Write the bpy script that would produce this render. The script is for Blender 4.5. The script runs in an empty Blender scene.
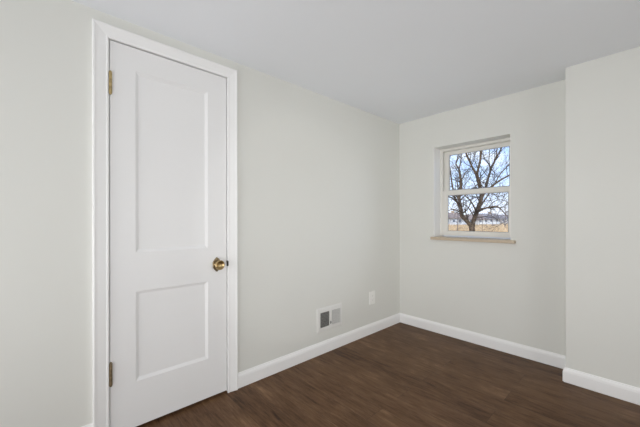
import bpy, bmesh, math, random
from mathutils import Vector, Matrix
random.seed(7)
S = bpy.context.scene
COL = S.collection

# ------------------------------------------------------------------ camera
CAM_X, CAM_Y, CAM_Z = 1.8257, -2.8301, 1.101
YAW = 0.8297
cd = bpy.data.cameras.new('camera')
cam = bpy.data.objects.new('camera', cd)
COL.objects.link(cam)
cd.sensor_width = 36.0
cd.lens = 303.03 / 640 * 36.0
cd.shift_y = 6.1 / 640
cd.clip_start = 0.05
cd.clip_end = 1000
cam.matrix_world = (Matrix.Translation((CAM_X, CAM_Y, CAM_Z)) @ Matrix.Rotation(YAW, 4, 'Z')
                    @ Matrix.Rotation(math.pi / 2, 4, 'X') @ Matrix.Rotation(-0.0015, 4, 'Z'))
S.camera = cam

# ------------------------------------------------------------------ light and exposure
S.view_settings.view_transform = 'Standard'
S.view_settings.look = 'None'
S.view_settings.gamma = 1.0
S.view_settings.use_curve_mapping = False
S.view_settings.exposure = 0.03
S.cycles.use_denoising = True
S.cycles.max_bounces = 16
S.cycles.diffuse_bounces = 14

def make_world():
    w = bpy.data.worlds.new('sky')
    S.world = w
    w.use_nodes = True
    nt = w.node_tree
    nt.nodes.clear()
    N, L = nt.nodes.new, nt.links.new
    out = N('ShaderNodeOutputWorld')
    bg = N('ShaderNodeBackground')
    tc = N('ShaderNodeTexCoord')
    sep = N('ShaderNodeSeparateXYZ')
    L(tc.outputs['Generated'], sep.inputs[0])
    ramp = N('ShaderNodeValToRGB')
    e = ramp.color_ramp.elements
    e[0].position = 0.0; e[0].color = (0.80, 0.84, 0.92, 1)
    e[1].position = 0.60; e[1].color = (0.20, 0.38, 0.86, 1)
    m = ramp.color_ramp.elements.new(0.10); m.color = (0.55, 0.69, 0.93, 1)
    m = ramp.color_ramp.elements.new(0.22); m.color = (0.36, 0.55, 0.90, 1)
    L(sep.outputs['Z'], ramp.inputs[0])
    mp = N('ShaderNodeMapping')
    mp.inputs['Scale'].default_value = (3.0, 3.0, 9.0)
    L(tc.outputs['Generated'], mp.inputs[0])
    no = N('ShaderNodeTexNoise')
    no.inputs['Scale'].default_value = 2.2
    no.inputs['Detail'].default_value = 6
    L(mp.outputs[0], no.inputs[0])
    cr = N('ShaderNodeValToRGB')
    cr.color_ramp.elements[0].position = 0.53
    cr.color_ramp.elements[1].position = 0.70
    L(no.outputs[0], cr.inputs[0])
    mix = N('ShaderNodeMix'); mix.data_type = 'RGBA'
    L(cr.outputs[0], mix.inputs[0])
    L(ramp.outputs[0], mix.inputs[6])
    mix.inputs[7].default_value = (0.86, 0.90, 0.98, 1)
    L(mix.outputs[2], bg.inputs[0])
    bg.inputs[1].default_value = 1.7
    L(bg.outputs[0], out.inputs[0])
make_world()

sd = bpy.data.lights.new('sun', 'SUN')
sd.energy = 3.0; sd.angle = 0.01; sd.color = (1.0, 0.93, 0.82)
sun = bpy.data.objects.new('sun', sd); COL.objects.link(sun)
sun.rotation_euler = Vector((-0.10, 0.80, -0.55)).to_track_quat('-Z', 'Y').to_euler()

def area(name, loc, look, sx, sy, watts, color):
    d = bpy.data.lights.new(name, 'AREA')
    d.shape = 'RECTANGLE'; d.size = sx; d.size_y = sy; d.energy = watts; d.color = color
    o = bpy.data.objects.new(name, d); COL.objects.link(o)
    o.location = loc
    o.rotation_euler = (Vector(look) - Vector(loc)).to_track_quat('-Z', 'Y').to_euler()
    return o
area('side_fill', (3.52, -2.4, 1.05), (0, -2.4, 1.05), 2.4, 1.5, 3.7, (1.0, 1.0, 0.995)).data.spread = 1.4  # added fill at the blank side wall for the door wall; no window there
area('far_side_fill', (3.52, -1.3, 1.05), (0, -1.3, 1.05), 1.6, 1.5, 4.2, (1.0, 1.0, 0.995)).data.spread = 1.1  # added fill for the far part of the door wall, no window built
area('side_wash_fill', (3.52, -3.0, 1.10), (0, -3.0, 1.1), 2.2, 1.5, 4.5, (1.0, 1.0, 0.995))  # unseen fill added to even out the door wall
area('side_recess_fill', (3.52, -1.5, 1.0), (0.4, 0, 1.4), 1.4, 1.0, 3.6, (0.99, 0.995, 1.0))  # added to brighten the window recess; no lamp stands here
area('low_side_fill', (3.52, -1.6, 0.9), (0.2, 0, 0.8), 1.4, 1.0, 3.0, (0.99, 0.995, 1.0)).data.spread = 1.6  # low fill added towards the far corner, without any fixture
area('rear_fill', (0.9, -6.4, 1.1), (0.6, 0, 1.0), 1.4, 1.4, 10.5, (0.995, 0.99, 1.0)).data.spread = 1.3  # fill added from the rear for the end wall; rear wall has no window
area('rear_up_fill', (1.6, -3.9, 0.5), (1.2, -2.0, 2.1), 1.2, 0.8, 16.5, (0.97, 0.98, 1.0))  # unseen upward fill, added to brighten the ceiling
area('near_up_fill', (1.1, -4.5, 0.6), (0.9, -0.8, 2.1), 1.2, 0.8, 3.6, (0.97, 0.98, 1.0)).data.spread = 1.8  # second upward fill added behind the camera, no fixture

# ------------------------------------------------------------------ materials
def mat(name, color, rough=0.5, metal=0.0, spec=0.5, noise=None, bump=None):
    """noise=(scale, amount): slight colour variation; bump=(scale, strength, distance)."""
    m = bpy.data.materials.new(name)
    m.use_nodes = True
    nt = m.node_tree
    p = nt.nodes['Principled BSDF']
    N, L = nt.nodes.new, nt.links.new
    p.inputs['Base Color'].default_value = (*color, 1)
    p.inputs['Roughness'].default_value = rough
    p.inputs['Metallic'].default_value = metal
    p.inputs['Specular IOR Level'].default_value = spec
    tc = N('ShaderNodeTexCoord')
    if noise:
        n = N('ShaderNodeTexNoise'); n.inputs['Scale'].default_value = noise[0]; n.inputs['Detail'].default_value = 5
        L(tc.outputs['Object'], n.inputs['Vector'])
        r = N('ShaderNodeValToRGB')
        a = noise[1]
        r.color_ramp.elements[0].position = 0.3; r.color_ramp.elements[1].position = 0.7
        r.color_ramp.elements[0].color = (*[c * (1 - a) for c in color], 1)
        r.color_ramp.elements[1].color = (*[min(1, c * (1 + a)) for c in color], 1)
        L(n.outputs[0], r.inputs[0]); L(r.outputs[0], p.inputs['Base Color'])
    if bump:
        n = N('ShaderNodeTexNoise'); n.inputs['Scale'].default_value = bump[0]; n.inputs['Detail'].default_value = 3
        L(tc.outputs['Object'], n.inputs['Vector'])
        b = N('ShaderNodeBump'); b.inputs['Strength'].default_value = bump[1]; b.inputs['Distance'].default_value = bump[2]
        L(n.outputs[0], b.inputs['Height']); L(b.outputs[0], p.inputs['Normal'])
    return m

M = {}
M['wall'] = mat('wall_paint', (0.758, 0.762, 0.724), 0.55, spec=0.3, noise=(1.5, 0.008), bump=(220, 0.10, 0.0008))
M['ceiling'] = mat('ceiling_paint', (0.885, 0.910, 0.945), 0.85, spec=0.1, noise=(1.2, 0.008), bump=(160, 0.10, 0.0008))
M['trim'] = mat('white_trim_paint', (0.93, 0.93, 0.925), 0.35, spec=0.4, bump=(90, 0.05, 0.0008))
M['door'] = mat('white_door_paint', (0.87, 0.87, 0.87), 0.38, spec=0.4, noise=(2.0, 0.006), bump=(60, 0.06, 0.001))
M['vinyl'] = mat('window_vinyl', (0.82, 0.81, 0.765), 0.35, spec=0.4)
M['reveal'] = mat('reveal_paint', (0.94, 0.94, 0.93), 0.45, spec=0.3)
M['gasket'] = mat('window_gasket', (0.16, 0.17, 0.20), 0.5)
M['sill'] = mat('sill_stone', (0.56, 0.46, 0.34), 0.35, spec=0.4, noise=(30, 0.06))
M['brass'] = mat('aged_brass', (0.50, 0.38, 0.19), 0.35, 0.9, noise=(60, 0.3))
M['knob_brass'] = mat('knob_brass', (0.50, 0.37, 0.19), 0.30, 1.0, noise=(50, 0.15))
M['dull_brass'] = mat('dull_brass', (0.27, 0.205, 0.12), 0.42, 0.8, noise=(60, 0.3))
M['dark'] = mat('dark_metal', (0.05, 0.045, 0.04), 0.5, 0.5)
M['vent'] = mat('vent_paint', (0.80, 0.80, 0.775), 0.4, spec=0.4)
M['vent_dark'] = mat('duct_shade_and_lever', (0.085, 0.083, 0.078), 0.8)  # dark tone stands in for shade inside the duct; lever shares it
M['damper'] = mat('damper_steel', (0.30, 0.30, 0.285), 0.6)
M['slot'] = mat('outlet_slot', (0.30, 0.30, 0.28), 0.6)
M['plastic'] = mat('white_plastic', (0.90, 0.90, 0.87), 0.3, spec=0.5)
M['bark'] = mat('bark', (0.115, 0.080, 0.053), 0.9, spec=0.1, noise=(6, 0.5), bump=(14, 0.8, 0.03))
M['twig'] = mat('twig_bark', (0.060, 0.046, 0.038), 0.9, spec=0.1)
M['hazed_twig'] = mat('hazed_bark', (0.20, 0.16, 0.14), 0.9, spec=0.1)  # paler grey brown: distance haze mixed into the bark colour
M['straw'] = mat('straw', (0.55, 0.40, 0.24), 0.9, spec=0.05, noise=(0.8, 0.4))
M['grass'] = mat('dry_grass', (0.50, 0.37, 0.22), 0.95, spec=0.05, noise=(0.35, 0.35), bump=(3, 0.6, 0.1))
M['hill'] = mat('hazed_hill', (0.33, 0.29, 0.27), 0.95, spec=0.05, noise=(0.06, 0.4), bump=(0.3, 0.8, 1.0))  # lightened so the colour itself carries the far haze
M['siding_white'] = mat('white_siding', (0.78, 0.78, 0.76), 0.7, noise=(1, 0.05))
M['siding_tan'] = mat('tan_siding', (0.55, 0.42, 0.29), 0.8, noise=(1, 0.1))
M['siding_grey'] = mat('grey_siding', (0.55, 0.52, 0.48), 0.8, noise=(1, 0.1))
M['roof'] = mat('grey_shingles', (0.30, 0.27, 0.25), 0.85, noise=(2, 0.2))
M['roof_brown'] = mat('brown_shingles', (0.36, 0.27, 0.21), 0.85, noise=(2, 0.2))
M['pane_dark'] = mat('house_window_glass', (0.16, 0.19, 0.23), 0.15)

def floor_mat():
    m = bpy.data.materials.new('dark_wood_planks')
    m.use_nodes = True
    nt = m.node_tree
    p = nt.nodes['Principled BSDF']
    N, L = nt.nodes.new, nt.links.new
    tc = N('ShaderNodeTexCoord')
    br = N('ShaderNodeTexBrick')
    br.offset = 0.37; br.offset_frequency = 2; br.squash = 1.0
    br.inputs['Color1'].default_value = (0, 0, 0, 1); br.inputs['Color2'].default_value = (1, 1, 1, 1)
    br.inputs['Mortar'].default_value = (0.5, 0.5, 0.5, 1)
    br.inputs['Scale'].default_value = 1.0
    br.inputs['Mortar Size'].default_value = 0.0009
    br.inputs['Mortar Smooth'].default_value = 0.3
    br.inputs['Bias'].default_value = 0.0
    br.inputs['Brick Width'].default_value = 1.22
    br.inputs['Row Height'].default_value = 0.152
    L(tc.outputs['Object'], br.inputs['Vector'])
    # per plank shift of the grain
    sc = N('ShaderNodeVectorMath'); sc.operation = 'SCALE'; sc.inputs['Scale'].default_value = 37.0
    L(br.outputs['Color'], sc.inputs[0])
    ad = N('ShaderNodeVectorMath'); ad.operation = 'ADD'
    L(tc.outputs['Object'], ad.inputs[0]); L(sc.outputs[0], ad.inputs[1])
    def grain(sx, sy, scale, detail, rough=0.6, dist=0.0):
        mp = N('ShaderNodeMapping'); mp.inputs['Scale'].default_value = (sx, sy, 1)
        L(ad.outputs[0], mp.inputs[0])
        n = N('ShaderNodeTexNoise'); n.inputs['Scale'].default_value = scale; n.inputs['Detail'].default_value = detail
        n.inputs['Roughness'].default_value = rough; n.inputs['Distortion'].default_value = dist
        L(mp.outputs[0], n.inputs['Vector'])
        return n.outputs[0]
    g1 = grain(1.0, 7.0, 3.2, 7, 0.70, 0.5)
    g2 = grain(1.0, 9.0, 7.0, 9, 0.8, 0.3)
    g3 = grain(1.6, 3.6, 3.0, 4, 0.6, 0.4)
    def math_(op, a, b):
        n = N('ShaderNodeMath'); n.operation = op
        for i, v in enumerate((a, b)):
            if isinstance(v, float): n.inputs[i].default_value = v
            else: L(v, n.inputs[i])
        return n.outputs[0]
    sepc = N('ShaderNodeSeparateColor'); L(br.outputs['Color'], sepc.inputs[0])
    v = math_('MULTIPLY', g1, 0.28)
    v = math_('ADD', v, math_('MULTIPLY', g2, 0.46))
    v = math_('ADD', v, math_('MULTIPLY', g3, 0.26))
    v = math_('ADD', v, math_('MULTIPLY', math_('SUBTRACT', sepc.outputs[0], 0.5), 0.06))
    cr = N('ShaderNodeValToRGB')
    e = cr.color_ramp.elements
    e[0].position = 0.375; e[0].color = (0.036, 0.0165, 0.0075, 1)
    e[1].position = 0.65; e[1].color = (0.275, 0.158, 0.080, 1)
    x = e.new(0.46); x.color = (0.104, 0.052, 0.0240, 1)
    x = e.new(0.56); x.color = (0.158, 0.085, 0.042, 1)
    L(v, cr.inputs[0])
    mx = N('ShaderNodeMix'); mx.data_type = 'RGBA'
    L(br.outputs['Fac'], mx.inputs[0]); L(cr.outputs[0], mx.inputs[6])
    mx.inputs[7].default_value = (0.055, 0.030, 0.017, 1)
    L(mx.outputs[2], p.inputs['Base Color'])
    rr = N('ShaderNodeMapRange'); rr.inputs['To Min'].default_value = 0.50; rr.inputs['To Max'].default_value = 0.36
    L(g2, rr.inputs[0]); L(rr.outputs[0], p.inputs['Roughness'])
    p.inputs['Specular IOR Level'].default_value = 0.17
    b = N('ShaderNodeBump'); b.inputs['Strength'].default_value = 0.25; b.inputs['Distance'].default_value = 0.0015
    hh = math_('SUBTRACT', g2, br.outputs['Fac'])
    L(hh, b.inputs['Height']); L(b.outputs[0], p.inputs['Normal'])
    return m
M['floor'] = floor_mat()

def glass_mat():
    m = bpy.data.materials.new('clear_pane')
    m.use_nodes = True
    nt = m.node_tree; nt.nodes.clear()
    N, L = nt.nodes.new, nt.links.new
    o = N('ShaderNodeOutputMaterial'); mx = N('ShaderNodeMixShader')
    t = N('ShaderNodeBsdfTransparent'); t.inputs[0].default_value = (0.97, 0.98, 0.98, 1)
    g = N('ShaderNodeBsdfGlossy'); g.inputs['Roughness'].default_value = 0.02
    f = N('ShaderNodeFresnel'); f.inputs[0].default_value = 1.3
    L(f.outputs[0], mx.inputs[0]); L(t.outputs[0], mx.inputs[1]); L(g.outputs[0], mx.inputs[2])
    L(mx.outputs[0], o.inputs[0])
    return m
M['glass'] = glass_mat()

# ------------------------------------------------------------------ mesh helpers
def new_obj(name, bm, m, parent=None, smooth=False, bevel=None, label=None, loc=None):
    bmesh.ops.recalc_face_normals(bm, faces=bm.faces)
    me = bpy.data.meshes.new(name)
    bm.to_mesh(me); bm.free()
    o = bpy.data.objects.new(name, me)
    COL.objects.link(o)
    me.materials.append(m)
    if parent: o.parent = parent
    if loc: o.location = loc
    if smooth:
        for f in me.polygons: f.use_smooth = True
    if bevel:
        b = o.modifiers.new('bevel', 'BEVEL'); b.width = bevel; b.segments = 2; b.limit_method = 'ANGLE'
        b.angle_limit = math.radians(40)
    if label: o['label'] = label
    return o

def box(bm, x0, x1, y0, y1, z0, z1):
    vs = [bm.verts.new((x, y, z)) for x in (x0, x1) for y in (y0, y1) for z in (z0, z1)]
    for q in ((0, 1, 3, 2), (4, 6, 7, 5), (0, 4, 5, 1), (2, 3, 7, 6), (0, 2, 6, 4), (1, 5, 7, 3)):
        bm.faces.new([vs[i] for i in q])

def loft(bm, sections, caps=True, closed=False):
    """sections: list of closed loops (lists of points) of equal length."""
    rings = [[bm.verts.new(p) for p in s] for s in sections]
    n = len(rings[0])
    m = len(rings)
    for k in range(m if closed else m - 1):
        a, b = rings[k], rings[(k + 1) % m]
        for i in range(n):
            bm.faces.new((a[i], a[(i + 1) % n], b[(i + 1) % n], b[i]))
    if caps and not closed:
        bm.faces.new(rings[0]); bm.faces.new(rings[-1])
    return rings

def lathe(bm, prof, seg=32, mtx=Matrix()):
    """prof: (radius, height along local X); turned about X."""
    rings = []
    for r, h in prof:
        if r < 1e-6:
            rings.append([bm.verts.new(mtx @ Vector((h, 0, 0)))])
        else:
            rings.append([bm.verts.new(mtx @ Vector((h, r * math.cos(t), r * math.sin(t))))
                          for t in (2 * math.pi * i / seg for i in range(seg))])
    for a, b in zip(rings, rings[1:]):
        if len(a) == 1 and len(b) == 1: continue
        for i in range(seg):
            j = (i + 1) % seg
            if len(a) == 1: bm.faces.new((a[0], b[i], b[j]))
            elif len(b) == 1: bm.faces.new((a[i], a[j], b[0]))
            else: bm.faces.new((a[i], a[j], b[j], b[i]))

def tube(bm, pts, radii, seg=8, cap=True):
    rings = []
    n = len(pts)
    ref = Vector((0.31, 0.9, 0.21)).normalized()
    for i in range(n):
        t = (pts[min(i + 1, n - 1)] - pts[max(i - 1, 0)])
        if t.length < 1e-9: t = Vector((0, 0, 1))
        t.normalize()
        u = t.cross(ref)
        if u.length < 1e-3: u = t.cross(Vector((1, 0, 0)))
        u.normalize(); v = t.cross(u)
        rings.append([bm.verts.new(pts[i] + radii[i] * (math.cos(a) * u + math.sin(a) * v))
                      for a in (2 * math.pi * k / seg for k in range(seg))])
    for a, b in zip(rings, rings[1:]):
        for k in range(seg):
            bm.faces.new((a[k], a[(k + 1) % seg], b[(k + 1) % seg], b[k]))
    if cap and seg > 2:
        bm.faces.new(rings[0]); bm.faces.new(rings[-1])

def empty(name, loc=(0, 0, 0), rz=0.0):
    o = bpy.data.objects.new(name, None)
    COL.objects.link(o)
    o.location = loc; o.rotation_euler = (0, 0, rz)
    o.empty_display_size = 0.1
    return o

def tag(o, label, cat, group=None, kind=None):
    o['label'] = label; o['category'] = cat
    if group: o['group'] = group
    if kind: o['kind'] = kind
    return o

# ------------------------------------------------------------------ room shell
H = 2.126                      # ceiling height
XR, YR = 3.6, -6.5             # right wall and rear wall
BX, BY = 1.4335, -0.2185       # corner of the projecting right-hand wall section
DL, DR, DT = -2.582, -1.967, 2.0   # door edges and top
JG = 0.009                    # gap round the door
WX0, WX1, WZ0, WZ1 = 0.388, 1.050, 0.931, 1.803   # window opening

bm = bmesh.new(); box(bm, -0.3, XR + 0.2, YR - 0.2, 0.3, -0.1, 0.0)
tag(new_obj('floor', bm, M['floor']), 'dark brown wood plank floor', 'floor', kind='structure')
bm = bmesh.new(); box(bm, -0.3, XR + 0.2, YR - 0.2, 0.3, H, H + 0.12)
tag(new_obj('ceiling', bm, M['ceiling']), 'plain white painted ceiling', 'ceiling', kind='structure')

# left wall, with the doorway cut through and the closet back behind it
JO = 0.018                     # jamb thickness
JL = 0.003
oy0, oy1, oz = DL - JL - JO, DR + JG + JO, DT + JG + JO
bm = bmesh.new()
box(bm, -0.12, 0, YR, oy0, 0, H)
box(bm, -0.12, 0, oy1, 0.0, 0, H)
box(bm, -0.12, 0, oy0, oy1, oz, H)
box(bm, -0.30, -0.26, oy0 - 0.1, oy1 + 0.1, 0, H)
box(bm, -0.26, -0.12, oy0 - 0.1, oy0 - 0.06, 0, H)
box(bm, -0.26, -0.12, oy1 + 0.06, oy1 + 0.1, 0, H)
tag(new_obj('wall_left', bm, M['wall']), 'pale warm grey wall holding the white door', 'wall', kind='structure')

# back wall with the window opening
bm = bmesh.new()
box(bm, -0.3, WX0, 0, 0.28, 0, H)
box(bm, WX1, BX + 0.02, 0, 0.28, 0, H)
box(bm, WX0, WX1, 0, 0.28, 0, WZ0 - 0.027)
box(bm, WX0, WX1, 0, 0.28, WZ1, H)
tag(new_obj('wall_back', bm, M['wall']), 'pale warm grey end wall holding the small window', 'wall', kind='structure')

bm = bmesh.new(); box(bm, BX, XR + 0.2, BY, 0.28, 0, H)
tag(new_obj('wall_back_projection', bm, M['wall'], bevel=0.003), 'pale grey wall section stepping forward at right of the window wall', 'wall', kind='structure')
bm = bmesh.new(); box(bm, XR, XR + 0.12, YR, BY, 0, H)
tag(new_obj('wall_right', bm, M['wall']), 'pale grey side wall beyond the projecting section', 'wall', kind='structure')
bm = bmesh.new(); box(bm, -0.3, XR + 0.2, YR - 0.12, YR, 0, H)
tag(new_obj('wall_rear', bm, M['wall']), 'pale grey wall behind the viewpoint', 'wall', kind='structure')

# ------------------------------------------------------------------ baseboards
BH = 0.0985
BP = [(0, 0), (0.009, 0), (0.009, 0.005), (0.014, 0.005), (0.014, 0.072), (0.0125, 0.076), (0.0125, 0.080), (0.0105, 0.086), (0.0065, 0.092), (0.005, BH), (0, BH)]
def baseboard(name, path, label, tall=1.0):
    """path: list of (x, y, nx, ny): wall point and outward mitre vector."""
    bm = bmesh.new()
    loft(bm, [[(x + nx * d, y + ny * d, z * tall) for d, z in BP] for x, y, nx, ny in path])
    tag(new_obj(name, bm, M['trim']), label, 'baseboard', kind='structure')
CW = 0.064                     # casing width
cy0, cy1 = DL - 0.007 - CW, DR + 0.0048 + CW
baseboard('baseboard_left', [(0, cy1, 1, 0), (0, 0, 1, -1)], 'white baseboard running from the door casing to the far corner')
baseboard('baseboard_left_near', [(0, YR, 1, 0), (0, cy0, 1, 0)], 'white baseboard on the near side of the door', 1.22)
baseboard('baseboard_back', [(0, 0, 1, -1), (BX, 0, -1, -1)], 'white baseboard beneath the window')
baseboard('baseboard_projection', [(BX, 0, -1, -1), (BX, BY, -1, -1), (XR, BY, -1, -1)], 'white baseboard wrapping the projecting wall section')
baseboard('baseboard_right', [(XR, BY, -1, -1), (XR, YR, -1, 1)], 'white baseboard along the side wall')

# ------------------------------------------------------------------ door
door = tag(empty('door_1', (0, (DL + DR) / 2, 0)), 'white painted two panel door with brass knob and hinges', 'door', kind='structure')
OY = (DL + DR) / 2
def dobj(name, bm, m, parent=door, **k):
    bmesh.ops.translate(bm, verts=bm.verts, vec=(0, -OY, 0))
    return new_obj(name, bm, m, parent, **k)

def panel_door():
    bm = bmesh.new()
    zb, zt = 0.016, DT
    pans = [(-2.470, -2.087, 0.254, 0.725), (-2.470, -2.087, 0.930, 1.881)]
    ys = [DL, -2.470, -2.087, DR]
    zs = [zb, 0.254, 0.725, 0.930, 1.881, zt]
    v = {}
    for i, y in enumerate(ys):
        for j, z in enumerate(zs): v[i, j] = bm.verts.new((0.0, y, z))
    for i in range(3):
        for j in range(5):
            if i == 1 and j in (1, 3): continue
            bm.faces.new((v[i, j], v[i + 1, j], v[i + 1, j + 1], v[i, j + 1]))
    # sticking: quirk, ogee slope, then flat field
    steps = [(0.0012, -0.0018), (0.004, -0.0028), (0.0115, -0.0068), (0.0135, -0.0075), (0.0145, -0.0090)]
    for i, j in ((1, 1), (1, 3)):
        ring = [v[i, j], v[i + 1, j], v[i + 1, j + 1], v[i, j + 1]]
        y0, y1, z0, z1 = ys[i], ys[i + 1], zs[j], zs[j + 1]
        for ins, dx in steps:
            nr = [bm.verts.new((dx, y0 + ins, z0 + ins)), bm.verts.new((dx, y1 - ins, z0 + ins)),
                  bm.verts.new((dx, y1 - ins, z1 - ins)), bm.verts.new((dx, y0 + ins, z1 - ins))]
            for k in range(4):
                bm.faces.new((ring[k], ring[(k + 1) % 4], nr[(k + 1) % 4], nr[k]))
            ring = nr
        bm.faces.new(ring)
    # edges and back
    bk = {}
    for i in (0, 3):
        for j in (0, 5): bk[i, j] = bm.verts.new((-0.035, ys[i], zs[j]))
    bm.faces.new((bk[0, 0], bk[0, 5], bk[3, 5], bk[3, 0]))
    bm.faces.new([v[0, j] for j in range(6)] + [bk[0, 5], bk[0, 0]])
    bm.faces.new([v[3, j] for j in range(6)] + [bk[3, 5], bk[3, 0]])
    bm.faces.new([v[i, 0] for i in range(4)] + [bk[3, 0], bk[0, 0]])
    bm.faces.new([v[i, 5] for i in range(4)] + [bk[3, 5], bk[0, 5]])
    return bm
slab = dobj('door_slab', panel_door(), M['door'])

bm = bmesh.new()               # jamb lining with stop
for y0, y1 in ((oy0, DL - JL), (DR + JG, oy1)): box(bm, -0.12, 0, y0, y1, 0, oz)
box(bm, -0.12, 0, DL - JL, DR + JG, DT + JG, oz)
box(bm, -0.05, -0.037, DL - JL, DL + 0.010, 0, DT + JG)
box(bm, -0.05, -0.037, DR - 0.010, DR + JG, 0, DT + JG)
box(bm, -0.05, -0.037, DL + 0.010, DR - 0.010, DT - 0.010, DT + JG)
dobj('door_jamb', bm, M['trim'])

# mitred casing, thin bead inside and thick back band outside
CP = [(0, 0), (0, 0.010), (0.002, 0.012), (0.007, 0.012), (0.009, 0.0095), (0.014, 0.0100), (0.044, 0.0145), (0.050, 0.0160),
      (0.053, 0.0170), (0.056, 0.0185), (0.061, 0.0185), (CW, 0.0165), (CW, 0)]
ci0, ci1, cit = DL - JL - 0.004, DR + 0.0048, DT + 0.0048
bm = bmesh.new()
secs = []
for (y, z, sy, sz) in ((ci0, 0, -1, 0), (ci0, cit, -1, 1), (ci1, cit, 1, 1), (ci1, 0, 1, 0)):
    secs.append([(h, y + sy * u, z + sz * u) for u, h in CP])
loft(bm, secs)
casing = dobj('door_casing', bm, M['trim'])

def hinge(z0, z1, m, label):
    bm = bmesh.new()
    y, x = DL + 0.0015, 0.0068
    n = 5
    hh = (z1 - z0 - 0.016) / n
    rot = Matrix.Translation((x, y, 0)) @ Matrix.Rotation(-math.pi / 2, 4, 'Y')   # local X -> world Z
    for k in range(n):
        a = z0 + 0.008 + k * hh
        lathe(bm, [(0, a), (0.0068, a), (0.0072, a + 0.0012), (0.0072, a + hh - 0.0018), (0.0068, a + hh - 0.0006), (0, a + hh - 0.0006)], 16, rot)
    lathe(bm, [(0, z0), (0.0035, z0 + 0.001), (0.0058, z0 + 0.004), (0.0062, z0 + 0.008), (0, z0 + 0.008)], 16, rot)
    lathe(bm, [(0, z1), (0.0035, z1 - 0.001), (0.0058, z1 - 0.004), (0.0062, z1 - 0.008), (0, z1 - 0.008)], 16, rot)
    box(bm, -0.030, 0.0035, y - 0.0015, y - 0.0003, z0 + 0.008, z1 - 0.008)
    box(bm, -0.030, 0.0035, y + 0.0003, y + 0.0015, z0 + 0.008, z1 - 0.008)
    return dobj('hinge', bm, m, smooth=False, label=label)
hinge(1.726, 1.846, M['brass'], 'upper brass hinge')
hinge(0.268, 0.392, M['dull_brass'], 'lower tarnished brass hinge')

KY, KZ = -2.031, 0.8235
bm = bmesh.new()               # pointed back plate
rose = [(0.0, 0.046), (0.016, 0.031), (0.026, 0.016), (0.026, -0.016), (0.016, -0.031), (0.0, -0.046),
        (-0.016, -0.031), (-0.026, -0.016), (-0.026, 0.016), (-0.016, 0.031)]
loft(bm, [[(0.0, KY + a, KZ + b) for a, b in rose], [(0.003, KY + a, KZ + b) for a, b in rose],
          [(0.006, KY + a * 0.86, KZ + b * 0.88) for a, b in rose], [(0.0065, KY + a * 0.55, KZ + b * 0.6) for a, b in rose]])
kp = dobj('knob_plate', bm, M['dull_brass'], slab)
bm = bmesh.new()
KT = Matrix.Translation((0, KY, KZ))
lathe(bm, [(0, 0.004), (0.018, 0.004), (0.0185, 0.009), (0.015, 0.012), (0.0105, 0.015), (0.0105, 0.022), (0.015, 0.026), (0.023, 0.031),
           (0.0285, 0.038), (0.0300, 0.045), (0.0295, 0.050), (0.0270, 0.0535), (0.0240, 0.0540), (0.022, 0.0500), (0.017, 0.0440), (0.009, 0.0415), (0, 0.0410)], 40, KT)
dobj('door_knob', bm, M['knob_brass'], slab, smooth=True)
bm = bmesh.new()
box(bm, -0.012, 0.0135, DR + 0.0012, DR + 0.0060, KZ - 0.017, KZ + 0.017)
box(bm, 0.0100, 0.0140, DR + 0.0040, DR + 0.0080, KZ - 0.013, KZ + 0.013)
dobj('strike_plate', bm, M['dark'], bevel=0.001)

# ------------------------------------------------------------------ window
win = tag(empty('window_1', ((WX0 + WX1) / 2, 0, WZ0)), 'small white double hung window set deep in the end wall', 'window', kind='structure')
def wobj(name, bm, m, parent=win, **k):
    bmesh.ops.translate(bm, verts=bm.verts, vec=(-(WX0 + WX1) / 2, 0, -WZ0))
    return new_obj(name, bm, m, parent, **k)
def rect_frame(bm, x0, x1, z0, z1, l, r, b, t, y0, y1):
    box(bm, x0, x0 + l, y0, y1, z0, z1); box(bm, x1 - r, x1, y0, y1, z0, z1)
    box(bm, x0 + l, x1 - r, y0, y1, z0, z0 + b); box(bm, x0 + l, x1 - r, y0, y1, z1 - t, z1)
# painted lining of the recess
bm = bmesh.new()
RL = 0.0025
FY = 0.130
box(bm, WX0, WX0 + RL, 0.0005, FY, WZ0, WZ1)
box(bm, WX1 - RL, WX1, 0.0005, FY, WZ0, WZ1)
wobj('reveal_lining', bm, M['reveal'])
bm = bmesh.new()
rect_frame(bm, WX0, WX1, WZ0, WZ1, 0.020, 0.020, 0.003, 0.022, FY, 0.24)
box(bm, WX0 + 0.02, WX0 + 0.028, FY, FY + 0.008, WZ0 + 0.01, WZ1 - 0.02)
box(bm, WX1 - 0.028, WX1 - 0.02, FY, FY + 0.008, WZ0 + 0.01, WZ1 - 0.02)
wobj('window_frame', bm, M['vinyl'], bevel=0.0015)
def sash(name, x0, x1, z0, z1, l, b, t, y0, y1, label):
    rs = l - 0.014
    bm = bmesh.new()
    rect_frame(bm, x0, x1, z0, z1, l, rs, b, t, y0, y1)
    # glazing bead
    rect_frame(bm, x0 + l - 0.001, x1 - rs + 0.001, z0 + b - 0.001, z1 - t + 0.001, 0.006, 0.006, 0.006, 0.006, y0 + 0.008, y1 - 0.004)
    s = wobj(name, bm, M['vinyl'], bevel=0.002, label=label)
    g = bmesh.new()
    ym = (y0 + y1) / 2
    box(g, x0 + l - 0.002, x1 - rs + 0.002, ym, ym + 0.004, z0 + b - 0.002, z1 - t + 0.002)
    wobj('pane', g, M['glass'], s)
    g = bmesh.new()
    rect_frame(g, x0 + l + 0.0045, x1 - rs - 0.0045, z0 + b + 0.0045, z1 - t - 0.0045, 0.004, 0.004, 0.004, 0.004, ym - 0.002, ym)
    wobj('gasket', g, M['gasket'], s)
    return s
sx0, sx1 = WX0 + 0.0215, WX1 - 0.0215
sash('lower_sash', sx0, sx1, WZ0 + 0.008, 1.384, 0.046, 0.043, 0.040, 0.138, 0.164, 'lower sash')
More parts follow.
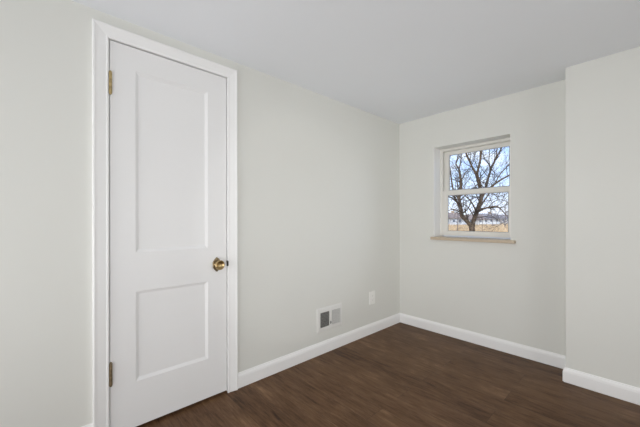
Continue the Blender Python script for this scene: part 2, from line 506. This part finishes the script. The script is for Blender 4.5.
sash('upper_sash', sx0, sx1, 1.345, WZ1 - 0.023, 0.046, 0.042, 0.032, 0.172, 0.198, 'upper sash')
# sash lock on the meeting rail
bm = bmesh.new()
box(bm, 0.675, 0.745, 0.142, 0.162, 1.384, 1.390); box(bm, 0.685, 0.735, 0.146, 0.158, 1.390, 1.399)
wobj('sash_lock', bm, M['gasket'], bevel=0.001, label='dark sash lock')
bm = bmesh.new()
box(bm, WX0, WX1, -0.002, FY + 0.01, WZ0 - 0.0265, WZ0 - 0.0005)
box(bm, 0.366, 1.086, -0.034, -0.0005, WZ0 - 0.0265, WZ0 - 0.0005)
wobj('window_sill', bm, M['sill'], bevel=0.004, label='beige window sill')

# ------------------------------------------------------------------ floor register on the wall
vy0, vy1, vz0, vz1 = -1.198, -0.906, 0.182, 0.376
vent = tag(empty('wall_vent', (0, (vy0 + vy1) / 2, vz0)), 'white heating vent with two louvre banks low on the wall beside the door', 'vent')
def vobj(name, bm, m, parent=vent, **k):
    bmesh.ops.translate(bm, verts=bm.verts, vec=(0, -(vy0 + vy1) / 2, -vz0))
    return new_obj(name, bm, m, parent, **k)
gl0, gl1, gr0, gr1, gz0, gz1 = -1.163, -1.058, -1.034, -0.930, 0.214, 0.338
bm = bmesh.new()
# face plate lofted from a feathered edge to a raised face, with two openings
t0, t1 = 0.0006, 0.007
ys = [vy0 + 0.012, gl0, gl1, gr0, gr1, vy1 - 0.012]
zs = [vz0 + 0.012, gz0, gz1, vz1 - 0.012]
v = {(i, j): bm.verts.new((t1, y, z)) for i, y in enumerate(ys) for j, z in enumerate(zs)}
w_ = {(i, j): bm.verts.new((t0, y, z)) for i, y in enumerate(ys) for j, z in enumerate(zs)}
for i in range(5):
    for j in range(3):
        if j == 1 and i in (1, 3):
            for a, b in (((i, j), (i + 1, j)), ((i + 1, j), (i + 1, j + 1)), ((i + 1, j + 1), (i, j + 1)), ((i, j + 1), (i, j))):
                bm.faces.new((v[a], v[b], w_[b], w_[a]))
            continue
        bm.faces.new((v[i, j], v[i + 1, j], v[i + 1, j + 1], v[i, j + 1]))
loop = [(i, 0) for i in range(6)] + [(5, 1), (5, 2), (5, 3)] + [(i, 3) for i in range(4, -1, -1)] + [(0, 2), (0, 1)]
def outer(k):
    y, z = ys[k[0]], zs[k[1]]
    if k[0] == 0: y = vy0
    if k[0] == 5: y = vy1
    if k[1] == 0: z = vz0
    if k[1] == 3: z = vz1
    return y, z
o1 = [bm.verts.new((0.0035, *outer(k))) for k in loop]
o2 = [bm.verts.new((0.0, *outer(k))) for k in loop]
for a in range(len(loop)):
    b = (a + 1) % len(loop)
    bm.faces.new((v[loop[a]], v[loop[b]], o1[b], o1[a]))
    bm.faces.new((o1[a], o1[b], o2[b], o2[a]))
vobj('face_plate', bm, M['vent'])
bm = bmesh.new()
box(bm, 0.0003, 0.0009, gl0 - 0.003, gl1 + 0.003, gz0 - 0.003, gz1 + 0.003)
box(bm, 0.0003, 0.0009, gr0 - 0.003, gr1 + 0.003, gz0 - 0.003, gz1 + 0.003)
vobj('duct_shade_sheet', bm, M['vent_dark'])  # wall is uncut: flat dark sheets paint the shade of the duct
bm = bmesh.new()
for k in range(11):
    z = gz0 + 0.006 + k * (gz1 - gz0 - 0.012) / 10
    box(bm, 0.0008, 0.0013, gl0, gl1, z - 0.0012, z + 0.0012)
vobj('damper_blades', bm, M['damper'])
def fins(y0, y1, slope, n, label):
    bm = bmesh.new()
    for k in range(n):
        y = y0 + (k + 0.5) * (y1 - y0) / n
        d = slope
        vs = [(0.0012, y - d), (0.0062, y + d), (0.0066, y + d + 0.0007), (0.0016, y - d + 0.0007)]
        loft(bm, [[(a, b, gz0) for a, b in vs], [(a, b, gz1) for a, b in vs]])
    return bm
# left bank is turned towards the door and shows the dark sheet painted as duct shade, right bank turns its blades away
lb = vobj('louvre_bank', fins(gl0, gl1, -0.0022, 9, ''), M['vent'], label='dark open louvre bank')
rb = vobj('louvre_bank', fins(gr0, gr1, 0.0012, 11, ''), M['vent'], label='pale closed louvre bank')
bm = bmesh.new()
box(bm, 0.006, 0.0085, -1.049, -1.043, 0.226, 0.250)
box(bm, 0.0085, 0.014, -1.0485, -1.0435, 0.234, 0.246)
vobj('damper_lever', bm, M['vent_dark'], bevel=0.001)

# ------------------------------------------------------------------ outlet
oy, ozc = -0.480, 0.345
out = tag(empty('wall_outlet', (0, oy, ozc)), 'white duplex wall outlet low on the wall near the far corner', 'outlet')
bm = bmesh.new()
a, b = 0.044, 0.0625
loft(bm, [[(0, -a, -b), (0, a, -b), (0, a, b), (0, -a, b)], [(0.004, -a, -b), (0.004, a, -b), (0.004, a, b), (0.004, -a, b)],
          [(0.0065, -a + .004, -b + .004), (0.0065, a - .004, -b + .004), (0.0065, a - .004, b - .004), (0.0065, -a + .004, b - .004)]])
new_obj('cover_plate', bm, M['plastic'], out)
for s in (-1, 1):
    bm = bmesh.new()
    pts = []
    for k in range(24):
        t = 2 * math.pi * k / 24
        pts.append((0.0175 * math.cos(t), max(-0.0135, min(0.0135, 0.0175 * math.sin(t))) + s * 0.0195))
    loft(bm, [[(0.0062, y, z) for y, z in pts], [(0.0080, y, z) for y, z in pts]])
    r = new_obj('receptacle', bm, M['plastic'], out)
    bm = bmesh.new()
    box(bm, 0.0079, 0.0082, -0.008, -0.006, s * 0.0195, s * 0.0195 + 0.008)
    box(bm, 0.0079, 0.0082, 0.006, 0.008, s * 0.0195, s * 0.0195 + 0.007)
    box(bm, 0.0079, 0.0082, -0.002, 0.002, s * 0.0195 - 0.009, s * 0.0195 - 0.005)
    new_obj('slot', bm, M['slot'], r)
bm = bmesh.new()
lathe(bm, [(0, 0.0062), (0.0032, 0.0062), (0.003, 0.0074), (0, 0.0078)], 14)
new_obj('screw', bm, M['plastic'], out, smooth=True)

# ------------------------------------------------------------------ outside
FW = Vector((-math.sin(YAW), math.cos(YAW), 0)); RT = Vector((math.cos(YAW), math.sin(YAW), 0))
VIEW = Vector((CAM_X, CAM_Y, 0))
def out_at(depth, lateral, z=0.0):
    """a point of the garden, given as distance out from the house and sideways offset along the street"""
    p = VIEW + FW * depth + RT * lateral
    return Vector((p.x, p.y, z))
GZ = -1.2
bm = bmesh.new()
n = 40
gv = {}
for i in range(n + 1):
    for j in range(n + 1):
        p = out_at(6 + 500 * (i / n) ** 1.8, -160 + 480 * j / n)
        p.y = max(p.y, 0.35)
        far = (i / n)
        p.z = GZ + (0.10 * math.sin(p.x * 0.21) * math.cos(p.y * 0.17) if p.y > 6 else 0)
        gv[i, j] = bm.verts.new(p)
for i in range(n):
    for j in range(n):
        try: bm.faces.new((gv[i, j], gv[i + 1, j], gv[i + 1, j + 1], gv[i, j + 1]))
        except ValueError: pass
tag(new_obj('ground', bm, M['grass'], smooth=True), 'dry tan grass field outside the window', 'ground', kind='structure')

# distant wooded ridge
bm = bmesh.new()
secs = []
rr = random.Random(3)
for k in range(61):
    lat = -60 + 420 * k / 60
    hgt = 3.4 + 1.4 * math.sin(k * 0.35) + 0.9 * math.sin(k * 1.1 + 1) + rr.uniform(-0.4, 0.4)
    c = out_at(420, lat); f = FW
    secs.append([(c - f * 60 + Vector((0, 0, GZ - 1))), (c - f * 25 + Vector((0, 0, GZ + hgt * 0.7))), (c + Vector((0, 0, GZ + hgt))), (c + f * 40 + Vector((0, 0, GZ - 1)))])
loft(bm, secs)
tag(new_obj('wooded_ridge', bm, M['hill'], smooth=True), 'grey brown wooded ridge far across the field', 'hill', kind='structure')

def house(depth, lat, w, d, h, rh, siding, roof, label, rz=0.0, chim=True):
    b = empty('house', out_at(depth, lat, GZ - 0.05), YAW + rz)
    tag(b, label, 'house')
    bm = bmesh.new()
    loft(bm, [[(x, -d / 2, 0), (x, d / 2, 0), (x, d / 2, h), (x, 0, h + rh), (x, -d / 2, h)] for x in (-w / 2, w / 2)])
    new_obj('walls', bm, siding, b)
    bm = bmesh.new()
    o = 0.5
    k = rh / (d / 2)
    prof = [(-d / 2 - o, h - o * k), (0, h + rh), (d / 2 + o, h - o * k), (d / 2 + o, h - o * k + 0.25), (0, h + rh + 0.27), (-d / 2 - o, h - o * k + 0.25)]
    loft(bm, [[(x, y, z + 0.02) for y, z in prof] for x in (-w / 2 - o, w / 2 + o)])
    new_obj('roof', bm, roof, b)
    nx = max(2, int(w / 3))
    for i in range(nx):
        for z in ([1.0, 3.8] if h > 4.5 else [1.1]):
            x = -w / 2 + (i + 0.5) * w / nx
            bm = bmesh.new()
            rect = bmesh.new()
            box(bm, x - 0.6, x + 0.6, -d / 2 - 0.05, -d / 2 - 0.003, z, z + 1.3)
            wf = new_obj('window', bm, M['siding_white'], b)
            rect.free()
            bm = bmesh.new(); box(bm, x - 0.5, x + 0.5, -d / 2 - 0.07, -d / 2 - 0.052, z + 0.1, z + 1.2)
            new_obj('pane', bm, M['pane_dark'], wf)
    if chim:
        bm = bmesh.new(); box(bm, w * 0.2, w * 0.2 + 0.9, -0.5, 0.5, h + rh - 1.2, h + rh + 1.1)
        new_obj('chimney', bm, M['siding_tan'], b)
house(150, 82.0, 9, 8, 2.6, 2.4, M['siding_white'], M['roof'], 'white house with grey roof seen through the lower sash right of the trunk', 0.15)
house(185, 112.0, 9, 8, 2.8, 2.2, M['siding_grey'], M['roof'], 'grey house by the right edge of the lower panes', 0.1, False)
house(130, 55.0, 9, 7, 3.0, 2.0, M['siding_white'], M['roof_brown'], 'white brown roofed house behind the left limbs of the tree', 0.25)
house(140, 70.5, 8, 7, 2.4, 1.8, M['siding_white'], M['roof_brown'], 'low white house with brown roof directly behind the tree trunk', -0.1, False)

# tall dry grass standing in the field
bm = bmesh.new()
rg = random.Random(5)
for k in range(2600):
    d = rg.uniform(34, 110)
    c = out_at(d, d * rg.uniform(0.36, 0.68), GZ - 0.05)
    hh = rg.uniform(0.25, 0.75) * (1.5 if rg.random() < 0.15 else 1)
    w = rg.uniform(0.08, 0.35)
    base = [bm.verts.new(c + Vector((w * math.cos(a), w * math.sin(a), 0))) for a in (0, 2.1, 4.2)]
    tip = bm.verts.new(c + Vector((rg.uniform(-.2, .2), rg.uniform(-.2, .2), hh)))
    for i in range(3): bm.faces.new((base[i], base[(i + 1) % 3], tip))
tag(new_obj('tall_grass', bm, M['straw']), 'tall dry straw coloured grass standing across the field outside', 'grass', kind='stuff')

LIMBS = [
    ('trunk', [(0.0, 0.0, -1.2), (0.04, 0.0, 0.2), (0.02, 0.0, 0.95), (0.0, 0.0, 1.52), (0.0, 0.0, 1.9)], [0.32, 0.25, 0.22, 0.215, 0.23]),
    ('limb', [(-0.04, 0.0, 1.77), (-0.35, 0.13, 2.14), (-0.6, 0.39, 2.6), (-0.65, 0.65, 3.28), (-0.71, 0.78, 3.97), (-0.57, 1.04, 4.59), (-0.3, 1.3, 5.22), (-0.29, 1.43, 5.93), (-0.28, 1.69, 6.67), (-0.5, 1.82, 7.18), (-0.28, 1.95, 7.87), (-0.19, 2.08, 8.52), (-0.18, 2.34, 9.48)], [0.2, 0.17, 0.17, 0.155, 0.15, 0.14, 0.125, 0.11, 0.09, 0.06, 0.05, 0.045, 0.03]),
    ('limb', [(-0.28, 1.69, 6.67), (-0.2, 1.56, 7.35), (-0.2, 1.43, 8.02), (-0.22, 1.3, 8.77), (-0.17, 1.04, 9.48)], [0.06, 0.055, 0.05, 0.04, 0.02]),
    ('limb', [(-0.3, 1.3, 5.48), (-0.12, 1.04, 6.22), (0.16, 0.65, 6.67), (0.36, 0.39, 7.29), (0.31, 0.13, 8.07)], [0.055, 0.045, 0.04, 0.03, 0.02]),
    ('limb', [(0.0, 0.0, 1.77), (0.1, -0.13, 2.27), (0.21, -0.39, 2.92), (0.32, -0.65, 3.63), (0.32, -0.91, 4.26), (0.15, -1.04, 4.8), (-0.09, -1.17, 5.41), (-0.27, -1.3, 5.79), (-0.6, -1.43, 6.2), (-0.94, -1.56, 6.76), (-1.3, -1.82, 7.24), (-1.65, -2.08, 7.87), (-1.92, -2.34, 8.55)], [0.2, 0.18, 0.165, 0.155, 0.15, 0.14, 0.13, 0.12, 0.085, 0.075, 0.065, 0.05, 0.03]),
    ('limb', [(-0.26, -1.3, 5.71), (-0.28, -1.56, 6.29), (-0.29, -1.82, 6.74), (-0.34, -2.08, 7.49), (-0.39, -2.34, 8.18), (-0.56, -2.6, 8.92)], [0.1, 0.095, 0.09, 0.08, 0.06, 0.03]),
    ('limb', [(0.36, -0.65, 3.79), (0.81, -0.26, 4.47), (1.16, 0.0, 5.07), (1.58, 0.39, 5.83), (2.09, 0.78, 6.77), (2.75, 1.17, 7.71), (3.23, 1.43, 8.37), (3.67, 1.69, 9.22), (4.0, 1.95, 10.09)], [0.12, 0.115, 0.11, 0.1, 0.09, 0.08, 0.07, 0.05, 0.03]),
    ('limb', [(2.09, 0.78, 6.69), (2.23, 0.65, 7.18), (2.39, 0.52, 8.16), (2.29, 0.39, 8.97), (2.38, 0.26, 9.77)], [0.055, 0.05, 0.045, 0.04, 0.02]),
    ('limb', [(1.54, 0.39, 5.7), (1.49, 0.0, 6.39), (1.19, -0.39, 7.14), (1.01, -0.78, 7.86), (0.67, -1.17, 8.56)], [0.05, 0.045, 0.04, 0.03, 0.02]),
    ('limb', [(0.37, -0.78, 4.03), (0.51, -1.17, 4.47), (0.92, -1.56, 4.98), (1.3, -1.95, 5.35), (1.67, -2.34, 5.64), (2.16, -2.73, 6.09), (2.62, -3.12, 6.39)], [0.09, 0.085, 0.08, 0.07, 0.065, 0.05, 0.03]),
    ('limb', [(0.32, -0.65, 3.31), (0.93, -0.26, 3.9), (1.54, 0.13, 4.47), (2.36, 0.65, 4.81), (3.35, 1.17, 4.94), (4.46, 1.56, 5.33)], [0.075, 0.07, 0.06, 0.045, 0.035, 0.02]),
    ('limb', [(1.07, -1.56, 5.13), (1.46, -1.3, 5.71), (2.09, -1.04, 6.3), (2.81, -0.78, 6.9), (3.62, -0.52, 7.28)], [0.05, 0.045, 0.04, 0.03, 0.02]),
    ('limb', [(0.22, -0.52, 2.95), (0.43, -1.04, 3.14), (0.59, -1.56, 3.25), (0.83, -2.08, 3.27), (0.91, -2.6, 2.97), (1.12, -2.99, 2.42), (1.3, -3.38, 1.84)], [0.085, 0.08, 0.07, 0.06, 0.045, 0.035, 0.02]),
    ('limb', [(0.53, -1.56, 3.27), (0.84, -1.69, 3.65), (1.23, -1.82, 3.8), (1.68, -1.95, 3.64), (2.13, -2.08, 3.18)], [0.04, 0.035, 0.03, 0.025, 0.015]),
    ('limb', [(0.14, -0.13, 2.43), (0.18, 0.52, 2.94), (0.18, 1.04, 3.34), (0.04, 1.56, 3.62), (-0.39, 2.08, 3.96)], [0.06, 0.055, 0.05, 0.04, 0.02]),
    ('limb', [(0.17, -0.39, 2.8), (-0.36, -1.04, 3.3), (-0.94, -1.56, 3.78), (-1.57, -2.08, 4.12), (-2.19, -2.6, 4.56), (-2.66, -2.99, 5.18)], [0.07, 0.065, 0.06, 0.05, 0.035, 0.02]),
    ('limb', [(-0.62, 0.52, 2.86), (-0.77, 1.04, 3.04), (-0.88, 1.56, 3.19), (-1.19, 2.08, 3.07), (-1.61, 2.6, 3.17)], [0.07, 0.06, 0.05, 0.04, 0.02]),
    ('limb', [(-0.69, 0.65, 3.62), (-1.32, 0.0, 3.79), (-2.05, -0.65, 4.08), (-2.84, -1.3, 4.15), (-3.67, -1.82, 4.56)], [0.08, 0.07, 0.06, 0.05, 0.03]),
    ('limb', [(-0.65, 0.65, 3.11), (-0.82, 1.3, 4.17), (-0.77, 1.82, 5.01), (-0.73, 2.21, 5.9), (-0.72, 2.6, 7.09), (-0.96, 2.86, 8.15), (-1.03, 3.12, 9.13)], [0.09, 0.085, 0.08, 0.075, 0.06, 0.045, 0.02]),
    ('limb', [(0.2, -0.26, 2.43), (1.27, 0.52, 2.52), (2.39, 1.3, 2.57), (3.47, 1.95, 2.09), (4.32, 2.47, 1.72)], [0.05, 0.04, 0.035, 0.025, 0.015]),
]
def spline(pts, rad, sub=4):
    P = [Vector(p) for p in pts]
    o, r = [], []
    for i in range(len(P) - 1):
        p0 = P[max(i - 1, 0)]; p1 = P[i]; p2 = P[i + 1]; p3 = P[min(i + 2, len(P) - 1)]
        for s in range(sub):
            t = s / sub
            o.append(0.5 * ((2 * p1) + (p2 - p0) * t + (2 * p0 - 5 * p1 + 4 * p2 - p3) * t * t + (3 * p1 - p0 - 3 * p2 + p3) * t ** 3))
            r.append(rad[i] * (1 - t) + rad[i + 1] * t)
    o.append(P[-1]); r.append(rad[-1])
    return o, r

def grow(bm, rnd, p, d, length, r, depth, up=0.15):
    """one crooked shoot with its own side shoots"""
    n = 4
    pts, rad = [p.copy()], [r]
    q = p.copy(); dd = d.copy()
    kids = []
    for k in range(n):
        dd = (dd + Vector((rnd.uniform(-1, 1), rnd.uniform(-1, 1), rnd.uniform(-1, 1))) * 0.30 + Vector((0, 0, up * 0.3))).normalized()
        q = q + dd * length / n
        pts.append(q.copy()); rad.append(r * (1 - 0.75 * (k + 1) / n))
        kids.append((q.copy(), dd.copy(), rad[-1]))
    tube(bm, pts, rad, 4 if r > 0.02 else 3, cap=False)
    if depth > 0:
        for q, dd, rr_ in kids:
            for _ in range(rnd.choice((1, 2)) if depth > 1 else 1):
                s = Vector((rnd.uniform(-1, 1), rnd.uniform(-1, 1), rnd.uniform(-0.7, 1))).normalized()
                nd = (dd * 0.7 + s * 0.8).normalized()
                grow(bm, rnd, q, nd, length * rnd.uniform(0.45, 0.75), max(rr_ * 0.6, 0.006), depth - 1, up)

tree = tag(empty('bare_tree', out_at(25, 12.54, GZ), YAW), 'large leafless spreading tree close outside the window', 'tree')
rnd = random.Random(11)
twigs = bmesh.new()
for name, pts, rad in LIMBS:
    o, r = spline(pts, rad if name == 'trunk' else [x * (0.98 if x > 0.1 else 0.85) for x in rad])
    bm = bmesh.new()
    jit = [v + Vector((rnd.uniform(-1, 1), rnd.uniform(-1, 1), 0)) * rr_ * 0.18 for v, rr_ in zip(o, r)]
    tube(bm, jit, [x * rnd.uniform(0.92, 1.08) for x in r], 9)
    new_obj(name, bm, M['bark'], tree, smooth=True)
    if name == 'limb':
        for i in range(3, len(o), 3):
            t = (o[i] - o[i - 1]).normalized()
            s = Vector((rnd.uniform(-1, 1), rnd.uniform(-1, 1), rnd.uniform(-0.5, 1))).normalized()
            grow(twigs, rnd, o[i], (t * 0.5 + s).normalized(), rnd.uniform(1.1, 2.6), max(0.022, r[i] * 0.36), 2)
tag_tw = new_obj('twigs', twigs, M['twig'], tree, label='fine bare twigs')
tag_tw['kind'] = 'stuff'

def small_tree(depth, lat, h, seed, label):
    t = tag(empty('bare_tree', out_at(depth, lat, GZ - 0.05), YAW), label, 'tree')
    rn = random.Random(seed)
    bm = bmesh.new()
    pts = [Vector((0, 0, 0)), Vector((rn.uniform(-.1, .1), 0, h * 0.2)), Vector((rn.uniform(-.2, .2), 0, h * 0.45)), Vector((rn.uniform(-.3, .3), 0, h * 0.8))]
    r0 = h * 0.014
    tube(bm, pts, [r0, r0 * 0.8, r0 * 0.5, r0 * 0.15], 6)
    new_obj('trunk', bm, M['hazed_twig'], t)
    bm = bmesh.new()
    for k in range(16):
        f_ = 0.2 + 0.6 * k / 16
        i = 1 if f_ < 0.45 else 2
        a0, a1 = (0.2, 0.45) if i == 1 else (0.45, 0.8)
        p = pts[i].lerp(pts[i + 1], (f_ - a0) / (a1 - a0))
        ang = k * 2.4
        grow(bm, rn, p, Vector((math.cos(ang), math.sin(ang), 0.7)).normalized(), h * 0.42 * (1.1 - f_), r0 * 0.35, 2, 0.3)
    new_obj('branches', bm, M['hazed_twig'], t)
    return t
small = [(60, 27.2, 6.5, 'young bare tree left of the main tree beyond the glass'),
         (75, 45.8, 7.0, 'bare tree nearest the right edge of the panes'),
         (95, 54.0, 7.5, 'bare tree midway between the main trunk and the right edge'),
         (100, 51.8, 6.0, 'small bare tree just right of the forked trunk')]
for i, (d, l, h, lab) in enumerate(small): small_tree(d, l, h, 20 + i, lab)
# thicket of little trees in front of the houses
for i, (d, l, h) in enumerate(((118, 50.5, 4.6), (116, 61.0, 5.0), (115, 56.0, 4.2), (128, 66.0, 5.2), (121, 66.5, 4.4), (133, 77.5, 5.0), (112, 67.0, 4.0)  )):
    t = small_tree(d, l, h, 40 + i, 'small hazy bare tree in the thicket before the distant houses')
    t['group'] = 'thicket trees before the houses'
